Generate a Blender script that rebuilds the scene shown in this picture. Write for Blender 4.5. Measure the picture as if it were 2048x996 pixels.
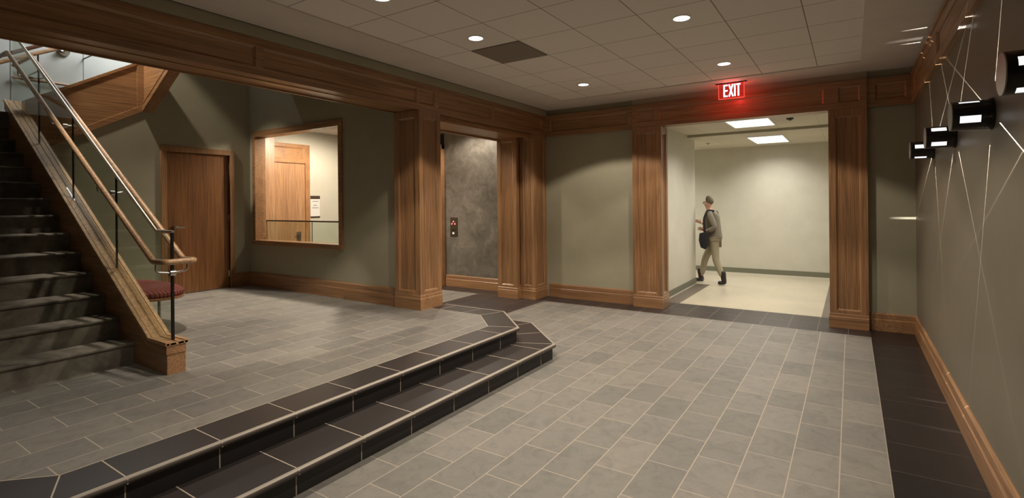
import bpy, bmesh, math, random
from mathutils import Vector, Matrix
random.seed(4)
for o in list(bpy.data.objects): bpy.data.objects.remove(o)
S = bpy.context.scene
COL = S.collection
PI = math.pi
# ---------------------------------------------------------------- camera
YAW, ROLL, FPX, CY, EYE = 0.582677, -0.00971118, 1028.59, 406.284, 1.645
def cam_axes():
    c, s = math.cos, math.sin
    Rr = Matrix(((c(ROLL), -s(ROLL), 0), (s(ROLL), c(ROLL), 0), (0, 0, 1)))
    A = Rr @ Vector((s(YAW), 0, c(YAW)))
    B = Rr @ Vector((c(YAW), 0, -s(YAW)))
    U = Rr @ Vector((0, -1, 0))
    right = Vector((B[0], A[0], U[0])); down = Vector((B[1], A[1], U[1])); fwd = Vector((B[2], A[2], U[2]))
    return right, -down, -fwd
cd = bpy.data.cameras.new('camera'); cam = bpy.data.objects.new('camera', cd); COL.objects.link(cam)
r_, u_, b_ = cam_axes()
m = Matrix.Identity(4)
for i in range(3):
    m[i][0] = r_[i]; m[i][1] = u_[i]; m[i][2] = b_[i]
m[2][3] = EYE
cam.matrix_world = m
cd.sensor_width = 36; cd.lens = FPX / 2048 * 36
cd.shift_y = -(498 - CY) / 2048
cd.clip_start = 0.05
S.camera = cam
# ---------------------------------------------------------------- world, exposure
w = bpy.data.worlds.new('world'); S.world = w; w.use_nodes = True
w.node_tree.nodes['Background'].inputs[0].default_value = (0.02, 0.018, 0.015, 1)
w.node_tree.nodes['Background'].inputs[1].default_value = 0.2
S.view_settings.view_transform = 'Standard'; S.view_settings.look = 'None'
S.view_settings.gamma = 1; S.view_settings.use_curve_mapping = False
S.view_settings.exposure = 0.0
WARM = (1.0, 0.87, 0.715)
P_DOWN = 166.0       # each recessed downlight
P_STAIR = 260.0      # stairwell spots
P_LOBBY = 210.0
P_HALL = 40.0
P_SCONCE = 60.0
# ---------------------------------------------------------------- helpers
def tag(o, label=None, cat=None, group=None, kind=None):
    if label: o['label'] = label
    if cat: o['category'] = cat
    if group: o['group'] = group
    if kind: o['kind'] = kind
    return o
ORG = {}
def thing(name, label, cat, loc=(0, 0, 0), group=None):
    o = bpy.data.objects.new(name, None); COL.objects.link(o)
    o.empty_display_size = 0.1; o.location = loc
    ORG[o.name] = Vector(loc)
    return tag(o, label, cat, group)
def obj(name, bm, mat, parent=None, smooth=False, label=None, mats=None):
    me = bpy.data.meshes.new(name)
    org = Vector((0, 0, 0))
    if parent is not None: org = ORG[parent.name]
    if org.length > 0: bmesh.ops.translate(bm, verts=bm.verts, vec=-org)
    bmesh.ops.recalc_face_normals(bm, faces=bm.faces)
    bm.to_mesh(me); bm.free()
    for mm in (mats or [mat]): me.materials.append(mm)
    if smooth:
        for p in me.polygons: p.use_smooth = True
        try: me.set_sharp_from_angle(angle=math.radians(38))
        except Exception: pass
    o = bpy.data.objects.new(name, me); COL.objects.link(o)
    if parent is not None:
        o.parent = parent; ORG[o.name] = org
    else: ORG[o.name] = Vector((0, 0, 0))
    if label: o['label'] = label
    return o
def struct(name, bm, mat, parent=None, label=None, **k):
    o = obj(name, bm, mat, parent, **k)
    if parent is None: o['kind'] = 'structure'
    if label: o['label'] = label
    return o
def copy_tree(o, loc, label=None):
    r = o.copy(); COL.objects.link(r); r.location = loc
    if label: r['label'] = label
    for ch in o.children:
        c = ch.copy(); COL.objects.link(c); c.parent = r
        for g in ch.children:
            d = g.copy(); COL.objects.link(d); d.parent = c
    return r
def N(): return bmesh.new()
def box(bm, x0, x1, y0, y1, z0, z1, bev=0.0, mi=0):
    x0, x1 = min(x0, x1), max(x0, x1); y0, y1 = min(y0, y1), max(y0, y1); z0, z1 = min(z0, z1), max(z0, z1)
    vs = [bm.verts.new(p) for p in ((x0, y0, z0), (x1, y0, z0), (x1, y1, z0), (x0, y1, z0), (x0, y0, z1), (x1, y0, z1), (x1, y1, z1), (x0, y1, z1))]
    fs = [bm.faces.new([vs[i] for i in f]) for f in ((0, 3, 2, 1), (4, 5, 6, 7), (0, 1, 5, 4), (1, 2, 6, 5), (2, 3, 7, 6), (3, 0, 4, 7))]
    for f in fs: f.material_index = mi
    if bev:
        es = {e for f in fs for e in f.edges}
        bmesh.ops.bevel(bm, geom=list(es), offset=bev, segments=2, profile=0.6, affect='EDGES')
    return bm
def obox(bm, o, U, V, W, du, dv, dw, bev=0.0):
    o, U, V, W = Vector(o), Vector(U), Vector(V), Vector(W)
    vs = []
    for c in (0, 1):
        for a, b in ((0, 0), (1, 0), (1, 1), (0, 1)):
            vs.append(bm.verts.new(o + U * (du * a) + V * (dv * b) + W * (dw * c)))
    fs = [bm.faces.new([vs[i] for i in f]) for f in ((0, 3, 2, 1), (4, 5, 6, 7), (0, 1, 5, 4), (1, 2, 6, 5), (2, 3, 7, 6), (3, 0, 4, 7))]
    if bev:
        es = {e for f in fs for e in f.edges}
        bmesh.ops.bevel(bm, geom=list(es), offset=bev, segments=2, profile=0.6, affect='EDGES')
    return bm
def quad(bm, pts, mi=0):
    f = bm.faces.new([bm.verts.new(p) for p in pts]); f.material_index = mi; return f
def prism(bm, pts, axis, a, b, bev=0.0):
    """extrude a closed polygon of 2D points along axis ('X','Y','Z') from a to b"""
    def P(p, t):
        return {'X': (t, p[0], p[1]), 'Y': (p[0], t, p[1]), 'Z': (p[0], p[1], t)}[axis]
    v0 = [bm.verts.new(P(p, a)) for p in pts]; v1 = [bm.verts.new(P(p, b)) for p in pts]
    fs = [bm.faces.new(v0), bm.faces.new(list(reversed(v1)))]
    n = len(pts)
    for i in range(n): fs.append(bm.faces.new((v0[i], v1[i], v1[(i + 1) % n], v0[(i + 1) % n])))
    if bev:
        bmesh.ops.recalc_face_normals(bm, faces=fs)
        es = {e for f in fs for e in f.edges}
        bmesh.ops.bevel(bm, geom=list(es), offset=bev, segments=2, profile=0.6, affect='EDGES')
    return bm
def cyl(bm, p0, p1, r0, r1=None, n=24, caps=True):
    p0, p1 = Vector(p0), Vector(p1); r1 = r0 if r1 is None else r1
    d = (p1 - p0).normalized()
    a = d.orthogonal().normalized(); b = d.cross(a)
    v0 = []; v1 = []
    for i in range(n):
        t = 2 * PI * i / n; q = a * math.cos(t) + b * math.sin(t)
        v0.append(bm.verts.new(p0 + q * r0)); v1.append(bm.verts.new(p1 + q * r1))
    for i in range(n): bm.faces.new((v0[i], v0[(i + 1) % n], v1[(i + 1) % n], v1[i]))
    if caps: bm.faces.new(list(reversed(v0))); bm.faces.new(v1)
    return bm
def tube(bm, pts, r, n=14):
    """round tube through points with mitred corners"""
    P = [Vector(p) for p in pts]; rings = []
    up = None
    for i, p in enumerate(P):
        d0 = (P[i] - P[i - 1]).normalized() if i else (P[1] - P[0]).normalized()
        d1 = (P[i + 1] - P[i]).normalized() if i < len(P) - 1 else d0
        t = (d0 + d1).normalized()
        if up is None: up = t.orthogonal().normalized()
        up = (up - t * up.dot(t)).normalized(); sd = t.cross(up)
        k = 1 / max(0.5, t.dot(d0))
        bis = (d1 - d0); bis = bis.normalized() if bis.length > 1e-4 else None
        ring = []
        for j in range(n):
            a = 2 * PI * j / n; q = (up * math.cos(a) + sd * math.sin(a)) * r
            if bis is not None:
                bb = (bis - t * bis.dot(t))
                if bb.length > 1e-4:
                    bb.normalize(); q = q + bb * q.dot(bb) * (k - 1)
            ring.append(bm.verts.new(p + q))
        rings.append(ring)
    for a, b in zip(rings, rings[1:]):
        for j in range(n): bm.faces.new((a[j], a[(j + 1) % n], b[(j + 1) % n], b[j]))
    bm.faces.new(list(reversed(rings[0]))); bm.faces.new(rings[-1])
    return bm
def smooth_path(pts, rad, n=5):
    """round the corners of a polyline"""
    P = [Vector(p) for p in pts]; out = [P[0]]
    for i in range(1, len(P) - 1):
        a = (P[i - 1] - P[i]); b = (P[i + 1] - P[i])
        k = min(rad, a.length * 0.45, b.length * 0.45)
        s, e = P[i] + a.normalized() * k, P[i] + b.normalized() * k
        for j in range(n + 1):
            t = j / n; out.append(s * (1 - t) ** 2 + P[i] * 2 * t * (1 - t) + e * t * t)
    out.append(P[-1]); return out
def sweep(bm, path, prof, mi=0, cap=True):
    """plan path [(x,y)], profile [(out, z)] closed; out = to the right of the walking direction"""
    n = len(path); rings = []
    for i in range(n):
        p = Vector(path[i])
        d0 = (Vector(path[i]) - Vector(path[i - 1])).normalized() if i else None
        d1 = (Vector(path[i + 1]) - Vector(path[i])).normalized() if i < n - 1 else None
        if d0 is None: d0 = d1
        if d1 is None: d1 = d0
        n0 = Vector((d0.y, -d0.x)); n1 = Vector((d1.y, -d1.x))
        mt = (n0 + n1); mt = mt / max(0.2, mt.dot(n0))
        rings.append([bm.verts.new((p.x + mt.x * o, p.y + mt.y * o, z)) for o, z in prof])
    k = len(prof)
    for a, b in zip(rings, rings[1:]):
        for j in range(k):
            f = bm.faces.new((a[j], a[(j + 1) % k], b[(j + 1) % k], b[j])); f.material_index = mi
    if cap:
        bm.faces.new(rings[0]).material_index = mi; bm.faces.new(list(reversed(rings[-1]))).material_index = mi
    return bm
def framed(bm, o, U, V, W, width, height, cells, v0, v1, t=0.018, bead=0.020):
    """raised stiles and rails (thickness t) over a face; cells = list of (u0,u1) sunk panels between v0..v1"""
    o, U, V, W = Vector(o), Vector(U), Vector(V), Vector(W)
    B = 0.0025
    if v0 > 0: obox(bm, o, U, V, W, width, v0, t, B)
    if v1 < height: obox(bm, o + V * v1, U, V, W, width, height - v1, t, B)
    us = [0.0]
    for a, b in cells: us += [a, b]
    us.append(width)
    for i in range(0, len(us), 2):
        if us[i + 1] - us[i] > 1e-4: obox(bm, o + U * us[i] + V * v0, U, V, W, us[i + 1] - us[i], v1 - v0, t, B)
    for a, b in cells:
        k = bead
        def P(u, v, h): return bm.verts.new(o + U * u + V * v + W * h)
        ro = [P(a, v0, t), P(b, v0, t), P(b, v1, t), P(a, v1, t)]
        r1 = [P(a + 0.003, v0 + 0.003, t * 0.8), P(b - 0.003, v0 + 0.003, t * 0.8), P(b - 0.003, v1 - 0.003, t * 0.8), P(a + 0.003, v1 - 0.003, t * 0.8)]
        ri = [P(a + k, v0 + k, 0.002), P(b - k, v0 + k, 0.002), P(b - k, v1 - k, 0.002), P(a + k, v1 - k, 0.002)]
        for A_, B_ in ((ro, r1), (r1, ri)):
            for i in range(4): bm.faces.new((A_[i], A_[(i + 1) % 4], B_[(i + 1) % 4], B_[i]))
    return bm
# ---------------------------------------------------------------- materials
MATS = {}
def newmat(name):
    m = bpy.data.materials.new(name); m.use_nodes = True
    nt = m.node_tree; return m, nt, nt.nodes['Principled BSDF']
def simple(name, col, rough=0.5, metal=0.0, emit=None, es=0, spec=0.5):
    m, nt, b = newmat(name)
    b.inputs['Base Color'].default_value = (*col, 1); b.inputs['Roughness'].default_value = rough
    b.inputs['Metallic'].default_value = metal; b.inputs['Specular IOR Level'].default_value = spec
    if emit: b.inputs['Emission Color'].default_value = (*emit, 1); b.inputs['Emission Strength'].default_value = es
    return m
def nd(nt, t, **k):
    n = nt.nodes.new(t)
    for a, v in k.items(): setattr(n, a, v)
    return n
def mixc(nt, fac, a, b, blend='MIX'):
    n = nd(nt, 'ShaderNodeMix', data_type='RGBA', blend_type=blend)
    if hasattr(fac, 'links') or hasattr(fac, 'node'): nt.links.new(fac, n.inputs[0])
    else: n.inputs[0].default_value = fac
    for i, v in ((6, a), (7, b)):
        if isinstance(v, tuple): n.inputs[i].default_value = (*v, 1) if len(v) == 3 else v
        else: nt.links.new(v, n.inputs[i])
    return n.outputs[2]
def ramp(nt, fac, stops):
    n = nd(nt, 'ShaderNodeValToRGB')
    el = n.color_ramp.elements
    while len(el) < len(stops): el.new(0.5)
    for e, (p, c) in zip(el, stops): e.position = p; e.color = (*c, 1)
    nt.links.new(fac, n.inputs[0]); return n.outputs[0]
def coords(nt, scale=(1, 1, 1), loc=(0, 0, 0)):
    tc = nd(nt, 'ShaderNodeTexCoord'); mp = nd(nt, 'ShaderNodeMapping')
    mp.inputs['Scale'].default_value = scale; mp.inputs['Location'].default_value = loc
    nt.links.new(tc.outputs['Object'], mp.inputs[0]); return mp.outputs[0]
def noise(nt, vec, scale, detail=4, rough=0.6, dist=0.0):
    n = nd(nt, 'ShaderNodeTexNoise'); n.inputs['Scale'].default_value = scale; n.inputs['Detail'].default_value = detail
    n.inputs['Roughness'].default_value = rough; n.inputs['Distortion'].default_value = dist
    nt.links.new(vec, n.inputs['Vector']); return n.outputs[0]
def bump(nt, h, b, strength=0.3, dist=0.01):
    n = nd(nt, 'ShaderNodeBump'); n.inputs['Strength'].default_value = strength; n.inputs['Distance'].default_value = dist
    nt.links.new(h, n.inputs['Height']); nt.links.new(n.outputs[0], b.inputs['Normal'])
def wood(name, axis, base=(0.345, 0.188, 0.090), rough=0.38):
    m, nt, b = newmat(name)
    sc = {'X': (1.0, 38, 38), 'Y': (38, 1.0, 38), 'Z': (38, 38, 1.0)}[axis]
    sc2 = {'X': (0.35, 5, 5), 'Y': (5, 0.35, 5), 'Z': (5, 5, 0.35)}[axis]
    g = noise(nt, coords(nt, sc), 1.6, 5, 0.65, 0.3); g2 = noise(nt, coords(nt, sc2), 1.0, 3, 0.5, 0.6)
    d = tuple(c * 0.50 for c in base); l = tuple(min(1, c * 1.28) for c in base)
    c1 = ramp(nt, g, [(0.3, d), (0.55, base), (0.75, l)])
    c2 = ramp(nt, g2, [(0.3, (0.78, 0.74, 0.72)), (0.7, (1.12, 1.1, 1.05))])
    nt.links.new(mixc(nt, 0.9, c1, c2, 'MULTIPLY'), b.inputs['Base Color'])
    b.inputs['Roughness'].default_value = rough
    b.inputs['Coat Weight'].default_value = 0.15; b.inputs['Coat Roughness'].default_value = 0.25
    bump(nt, g, b, 0.08, 0.002)
    return m
WZ, WX, WY = wood('wood_vertical', 'Z'), wood('wood_x', 'X'), wood('wood_y', 'Y')
WL = wood('wood_pale', 'X', (0.42, 0.22, 0.10)); WLY = wood('wood_pale_y', 'Y', (0.52, 0.32, 0.18), 0.3)
WD = wood('wood_door', 'Z', (0.25, 0.112, 0.042), 0.34)
def paint(name, col, rough=0.75):
    m, nt, b = newmat(name)
    n = noise(nt, coords(nt), 3.0, 5, 0.6); n2 = noise(nt, coords(nt), 260, 2, 0.5)
    c = ramp(nt, n, [(0.3, tuple(x * 0.95 for x in col)), (0.7, tuple(min(1, x * 1.04) for x in col))])
    nt.links.new(c, b.inputs['Base Color']); b.inputs['Roughness'].default_value = rough
    bump(nt, n2, b, 0.08, 0.001); return m
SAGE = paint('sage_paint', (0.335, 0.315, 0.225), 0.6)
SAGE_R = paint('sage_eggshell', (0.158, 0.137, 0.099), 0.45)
CREAM = paint('hall_cream_paint', (0.57, 0.545, 0.455), 0.6)
GYP = paint('ceiling_white_paint', (0.62, 0.56, 0.50), 0.8)
STAIRW = paint('stairwell_paint', (0.50, 0.51, 0.45), 0.5)
def tiles(name, c1, c2, grout, bw, rh, x0, y0, mortar=0.0032, offset=0.5, rough=0.5, cleft=0.5, swap=True):
    """tiles running along Y (bw) in rows across X (rh); swap False: along X"""
    m, nt, b = newmat(name)
    tc = nd(nt, 'ShaderNodeTexCoord'); sp = nd(nt, 'ShaderNodeSeparateXYZ'); nt.links.new(tc.outputs['Object'], sp.inputs[0])
    sub = []
    for src, v in ((1, y0), (0, x0)) if swap else ((0, x0), (1, y0)):
        s = nd(nt, 'ShaderNodeMath', operation='SUBTRACT'); nt.links.new(sp.outputs[src], s.inputs[0]); s.inputs[1].default_value = v - 200 * (bw if len(sub) == 0 else rh)
        sub.append(s.outputs[0])
    cb = nd(nt, 'ShaderNodeCombineXYZ'); nt.links.new(sub[0], cb.inputs[0]); nt.links.new(sub[1], cb.inputs[1])
    br = nd(nt, 'ShaderNodeTexBrick', offset=offset, offset_frequency=2, squash=1.0)
    nt.links.new(cb.outputs[0], br.inputs['Vector'])
    br.inputs['Scale'].default_value = 1; br.inputs['Brick Width'].default_value = bw; br.inputs['Row Height'].default_value = rh
    br.inputs['Mortar Size'].default_value = mortar; br.inputs['Mortar Smooth'].default_value = 0.15; br.inputs['Bias'].default_value = 0
    br.inputs['Color1'].default_value = (*c1, 1); br.inputs['Color2'].default_value = (*c2, 1); br.inputs['Mortar'].default_value = (*grout, 1)
    co = coords(nt)
    n1 = noise(nt, co, 7, 6, 0.65, 1.2); n2 = noise(nt, co, 26, 6, 0.7, 2.0); n3 = noise(nt, co, 1.3, 3, 0.5)
    v1 = ramp(nt, n1, [(0.32, (0.66, 0.66, 0.67)), (0.5, (1, 1, 1)), (0.72, (1.2, 1.18, 1.14))])
    v2 = ramp(nt, n2, [(0.30, (0.45, 0.45, 0.46)), (0.41, (0.95, 0.95, 0.95)), (0.75, (1.15, 1.15, 1.15))])
    v3 = ramp(nt, n3, [(0.3, (0.93, 0.93, 0.95)), (0.7, (1.06, 1.05, 1.02))])
    t = mixc(nt, cleft, br.outputs[0], v1, 'MULTIPLY'); t = mixc(nt, cleft, t, v2, 'MULTIPLY'); t = mixc(nt, 1.0, t, v3, 'MULTIPLY')
    c = mixc(nt, br.outputs[1], t, grout)
    nt.links.new(c, b.inputs['Base Color'])
    rr = nd(nt, 'ShaderNodeMapRange'); nt.links.new(n2, rr.inputs[0]); rr.inputs[3].default_value = rough - 0.1; rr.inputs[4].default_value = rough + 0.15
    nt.links.new(rr.outputs[0], b.inputs['Roughness']); b.inputs['Specular IOR Level'].default_value = 0.4
    h = nd(nt, 'ShaderNodeMath', operation='MULTIPLY_ADD'); nt.links.new(br.outputs[1], h.inputs[0]); h.inputs[1].default_value = -0.8; nt.links.new(n2, h.inputs[2])
    bump(nt, h.outputs[0], b, 0.35 * cleft + 0.05, 0.004)
    return m
GROUT = (0.42, 0.36, 0.29)
SLATE_LOW = tiles('slate_lower', (0.225, 0.212, 0.190), (0.170, 0.166, 0.150), GROUT, 0.4565, 0.257, 0.187, 3.66)
SLATE_UP = tiles('slate_upper', (0.215, 0.203, 0.180), (0.160, 0.154, 0.140), GROUT, 0.467, 0.2635, -3.45, 1.117)
DARK_R = tiles('dark_tile_right', (0.021, 0.016, 0.016), (0.016, 0.013, 0.013), (0.085, 0.07, 0.06), 0.448, 0.60, 0.187, 3.873, 0.0025, 0.0, 0.3, 0.2)
DARK_B = tiles('dark_tile_back', (0.042, 0.034, 0.034), (0.030, 0.026, 0.027), (0.20, 0.17, 0.14), 0.33, 0.46, -2.35, 7.49, 0.003, 0.0, 0.35, 0.2, swap=False)
DARK_T = simple('dark_tread_tile', (0.036, 0.030, 0.028), 0.4)
DARK_V = simple('dark_riser_tile', (0.014, 0.012, 0.012), 0.5)
GR = simple('grout', GROUT, 0.8)
NOSE = simple('nosing_highlight_and_joint', (0.36, 0.32, 0.27), 0.4)  # pale tone for the rounded edge's highlight, also the joint below it
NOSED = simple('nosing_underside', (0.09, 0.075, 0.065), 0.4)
VINYL = tiles('vinyl_hall', (0.50, 0.45, 0.34), (0.47, 0.43, 0.33), (0.45, 0.41, 0.31), 1.2, 1.2, 0, 0, 0.001, 0.0, 0.28, 0.12)
BROWN = tiles('brown_hall_border', (0.155, 0.125, 0.10), (0.13, 0.105, 0.085), (0.13, 0.11, 0.09), 0.6, 0.6, 0, 0, 0.002, 0.0, 0.45, 0.2)
HBASE = simple('hall_rubber_base', (0.17, 0.17, 0.12), 0.5)
HLINE = simple('hall_base_bead', (0.62, 0.58, 0.50), 0.5)
def ceiling_tiles():
    m, nt, b = newmat('ceiling_tiles')
    tc = nd(nt, 'ShaderNodeTexCoord'); mp = nd(nt, 'ShaderNodeMapping'); nt.links.new(tc.outputs['Object'], mp.inputs[0])
    mp.inputs['Location'].default_value = (4.597 + 6.1, -3.126 + 6.1, 0)
    br = nd(nt, 'ShaderNodeTexBrick', offset=0.0, offset_frequency=2, squash=1.0); nt.links.new(mp.outputs[0], br.inputs['Vector'])
    br.inputs['Scale'].default_value = 1; br.inputs['Brick Width'].default_value = 0.61; br.inputs['Row Height'].default_value = 0.61
    br.inputs['Mortar Size'].default_value = 0.0045; br.inputs['Mortar Smooth'].default_value = 0.1
    br.inputs['Color1'].default_value = (0.80, 0.735, 0.67, 1); br.inputs['Color2'].default_value = (0.76, 0.70, 0.64, 1); br.inputs['Mortar'].default_value = (0.24, 0.20, 0.17, 1)
    n = noise(nt, coords(nt), 320, 3, 0.7)
    sp = ramp(nt, n, [(0.35, (0.86, 0.86, 0.86)), (0.5, (1, 1, 1))])
    nt.links.new(mixc(nt, 1.0, br.outputs[0], sp, 'MULTIPLY'), b.inputs['Base Color']); b.inputs['Roughness'].default_value = 0.9
    bump(nt, n, b, 0.2, 0.002); return m
CT = ceiling_tiles()
def plaster():
    m, nt, b = newmat('polished_dark_plaster')
    co = coords(nt); n1 = noise(nt, co, 3.2, 7, 0.62, 0.8); n2 = noise(nt, co, 14, 6, 0.7, 0.5)
    c = ramp(nt, n1, [(0.3, (0.12, 0.108, 0.09)), (0.5, (0.17, 0.155, 0.13)), (0.72, (0.25, 0.23, 0.195))])
    c = mixc(nt, 0.6, c, ramp(nt, n2, [(0.3, (0.75, 0.75, 0.75)), (0.7, (1.25, 1.25, 1.25))]), 'MULTIPLY')
    nt.links.new(c, b.inputs['Base Color'])
    rr = nd(nt, 'ShaderNodeMapRange'); nt.links.new(n2, rr.inputs[0]); rr.inputs[3].default_value = 0.22; rr.inputs[4].default_value = 0.55
    nt.links.new(rr.outputs[0], b.inputs['Roughness']); b.inputs['Metallic'].default_value = 0.3
    bump(nt, n1, b, 0.22, 0.01); return m
PLAST = plaster()
def slate_step():
    m, nt, b = newmat('stair_slate')
    b.inputs['Specular IOR Level'].default_value = 0.25
    co = coords(nt); n1 = noise(nt, co, 2.2, 6, 0.6, 1.5); n2 = noise(nt, co, 18, 6, 0.65, 1.0)
    c = ramp(nt, n1, [(0.3, (0.065, 0.057, 0.047)), (0.5, (0.15, 0.134, 0.110)), (0.72, (0.23, 0.21, 0.175))])
    c = mixc(nt, 0.5, c, ramp(nt, n2, [(0.3, (0.75, 0.75, 0.75)), (0.7, (1.2, 1.2, 1.2))]), 'MULTIPLY')
    nt.links.new(c, b.inputs['Base Color']); b.inputs['Roughness'].default_value = 0.7; bump(nt, n2, b, 0.3, 0.004); return m
STEP = slate_step()
CHROME = simple('brushed_chrome', (0.62, 0.6, 0.57), 0.22, 1.0)
DARKMET = simple('dark_bronze', (0.012, 0.011, 0.010), 0.35, 0.3)
STEEL = simple('satin_steel', (0.42, 0.40, 0.36), 0.3, 1.0)
BLACK = simple('black_enamel', (0.012, 0.010, 0.011), 0.22)
def clear(name, tint, fac=0.10):
    m, nt, b = newmat(name); nt.nodes.remove(b)
    tr = nd(nt, 'ShaderNodeBsdfTransparent'); tr.inputs[0].default_value = (*tint, 1)
    gl = nd(nt, 'ShaderNodeBsdfGlossy'); gl.inputs['Roughness'].default_value = 0.02
    lw = nd(nt, 'ShaderNodeLayerWeight'); lw.inputs[0].default_value = 0.5
    pw = nd(nt, 'ShaderNodeMath', operation='POWER'); nt.links.new(lw.outputs['Facing'], pw.inputs[0]); pw.inputs[1].default_value = 4.0
    fr = nd(nt, 'ShaderNodeMath', operation='MULTIPLY_ADD'); nt.links.new(pw.outputs[0], fr.inputs[0]); fr.inputs[1].default_value = 0.6; fr.inputs[2].default_value = 0.03
    mx = nd(nt, 'ShaderNodeMixShader'); nt.links.new(fr.outputs[0], mx.inputs[0]); nt.links.new(tr.outputs[0], mx.inputs[1]); nt.links.new(gl.outputs[0], mx.inputs[2])
    nt.links.new(mx.outputs[0], nt.nodes['Material Output'].inputs[0]); return m
GLASS = clear('guard_glass', (0.90, 0.94, 0.90))
def glow(name, col, s, through=0.0):
    m, nt, b = newmat(name); nt.nodes.remove(b)
    em = nd(nt, 'ShaderNodeEmission'); em.inputs[0].default_value = (*col, 1); em.inputs[1].default_value = s
    out = em.outputs[0]
    if through:
        tr = nd(nt, 'ShaderNodeBsdfTransparent'); mx = nd(nt, 'ShaderNodeAddShader')
        tr.inputs[0].default_value = (through, through, through, 1)
        nt.links.new(em.outputs[0], mx.inputs[0]); nt.links.new(tr.outputs[0], mx.inputs[1]); out = mx.outputs[0]
    nt.links.new(out, nt.nodes['Material Output'].inputs[0]); return m
LENS = glow('lamp_lens', (1, 0.96, 0.92), 6)
TROFF = glow('hall_diffuser', (1, 0.96, 0.90), 1.6)
SLOT = glow('sconce_slot_glass', (1, 0.97, 0.98), 1.02, 0.9)
LETTER = glow('exit_letters', (1, 0.72, 0.74), 2.2)
REDEDGE = glow('exit_edge', (1, 0.10, 0.07), 1.0)
REDPL = glow('exit_panel', (1, 0.03, 0.02), 0.22, 0.55)
REDDOT = glow('call_button_red', (1, 0.18, 0.16), 2.0)
WHITE = simple('white_plastic', (0.75, 0.73, 0.70), 0.4)
# ---------------------------------------------------------------- lights
def lamp(name, kind, loc, power, parent=None, color=WARM, aim=None, **k):
    d = bpy.data.lights.new(name, kind); d.energy = power; d.color = color
    for a, v in k.items(): setattr(d, a, v)
    o = bpy.data.objects.new(name, d); COL.objects.link(o); o.location = loc
    if aim is not None:
        o.rotation_euler = (Vector(aim) - Vector(loc)).to_track_quat('-Z', 'Y').to_euler()
    if parent is not None:
        o.parent = parent; o.location = Vector(loc) - ORG[parent.name]
    return o
# stairwell: lights of the floor above, far over the stairs
lamp('stairwell_light', 'SPOT', (-8.05, 2.2, 5.6), P_STAIR * 2.0, aim=(-7.9, 3.1, 3.4), spot_size=0.8, spot_blend=0.3, shadow_soft_size=0.06)
lamp('stairwell_light', 'SPOT', (-6.2, 2.55, 6.1), P_STAIR * 2.8, aim=(-6.2, 3.5, 0.3), spot_size=0.86, spot_blend=0.35, shadow_soft_size=0.06)
lamp('landing_light', 'AREA', (-9.0, 3.9, 5.6), 110, aim=(-9.8, 3.2, 3.5), color=(0.90, 0.93, 1.0), size=1.2)
# ---------------------------------------------------------------- structure
FLOOR_UP = 0.316; HC = 3.262
XL, XR, YB, YN = -4.5, 0.66, 7.93, -3.6
BC0, BC1 = 2.83, 3.165
# lower floor
bm = N()
z = 0.0
quad(bm, [(-5.2, YN, z), (0.187, YN, z), (0.187, 4.8, z), (-5.2, 4.8, z)], 0)
quad(bm, [(-4.3, 4.8, z), (0.187, 4.8, z), (0.187, 7.49, z), (-4.3, 7.49, z)], 0)
quad(bm, [(0.187, YN, z), (XR + 0.05, YN, z), (XR + 0.05, 8.0, z), (0.187, 8.0, z)], 1)
quad(bm, [(-5.7, 4.8, z), (-4.3, 4.8, z), (-4.3, 8.0, z), (-5.7, 8.0, z)], 2)
quad(bm, [(-4.3, 7.49, z), (0.187, 7.49, z), (0.187, 8.43, z), (-4.3, 8.43, z)], 2)
quad(bm, [(-9.2, 4.8, z), (-5.7, 4.8, z), (-5.7, 7.48, z), (-9.2, 7.48, z)], 0)
quad(bm, [(-9.2, 7.48, z), (-5.7, 7.48, z), (-5.7, 8.0, z), (-9.2, 8.0, z)], 2)
quad(bm, [(-2.62, 8.43, z), (-2.33, 8.43, z), (-2.33, 10.62, z), (-2.62, 10.62, z)], 4)
quad(bm, [(-0.36, 8.43, z), (0.3, 8.43, z), (0.3, 12.7, z), (-0.36, 12.7, z)], 4)
quad(bm, [(-2.33, 8.43, z), (-0.36, 8.43, z), (-0.36, 12.7, z), (-2.33, 12.7, z)], 3)
quad(bm, [(-7.2, 10.62, z), (-2.33, 10.62, z), (-2.33, 12.7, z), (-7.2, 12.7, z)], 3)
struct('floor', bm, None, mats=[SLATE_LOW, DARK_R, DARK_B, VINYL, BROWN], label='lower lobby floor of grey slate with dark borders')
# ceiling of the lobby: painted margin round a recessed field of tiles
gx0, gx1, gy0, gy1 = -3.84, 0.107, -3.2, 7.277
bm = N()
for a in ((-4.44, gx0, YN, YB), (gx1, XR, YN, YB), (gx0, gx1, gy1, YB), (gx0, gx1, YN, gy0)):
    box(bm, a[0], a[1], a[2], a[3], HC, HC + 0.05)
cl = struct('ceiling', bm, GYP, label='flat painted ceiling margin around the lobby ceiling tiles')
bm = N(); box(bm, gx0 - 0.05, gx1 + 0.05, gy0 - 0.05, gy1 + 0.05, HC + 0.012, HC + 0.06)
struct('ceiling_tiles', bm, CT, label='square acoustic ceiling tiles over the lobby')
# walls of the lobby
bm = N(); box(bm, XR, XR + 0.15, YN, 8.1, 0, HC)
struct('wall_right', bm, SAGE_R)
bm = N()
box(bm, -4.5, -2.886, YB, YB + 0.24, 0, HC); struct('wall_back_left', bm, SAGE)
bm = N(); box(bm, 0.181, XR, YB, YB + 0.24, 0, HC); struct('wall_back_right', bm, SAGE)
bm = N(); box(bm, -2.885, 0.18, 7.868, 8.15, BC1, HC); struct('wall_back_header', bm, SAGE)
bm = N(); box(bm, -4.95, XR, YN - 0.15, YN, 0, HC)
struct('wall_front', bm, SAGE)
bm = N(); box(bm, -4.9, -4.455, YN, YB, BC1, HC)
box(bm, -4.9, -4.5, YN, -1.6, 0, BC1)
struct('wall_left', bm, SAGE)
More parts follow.
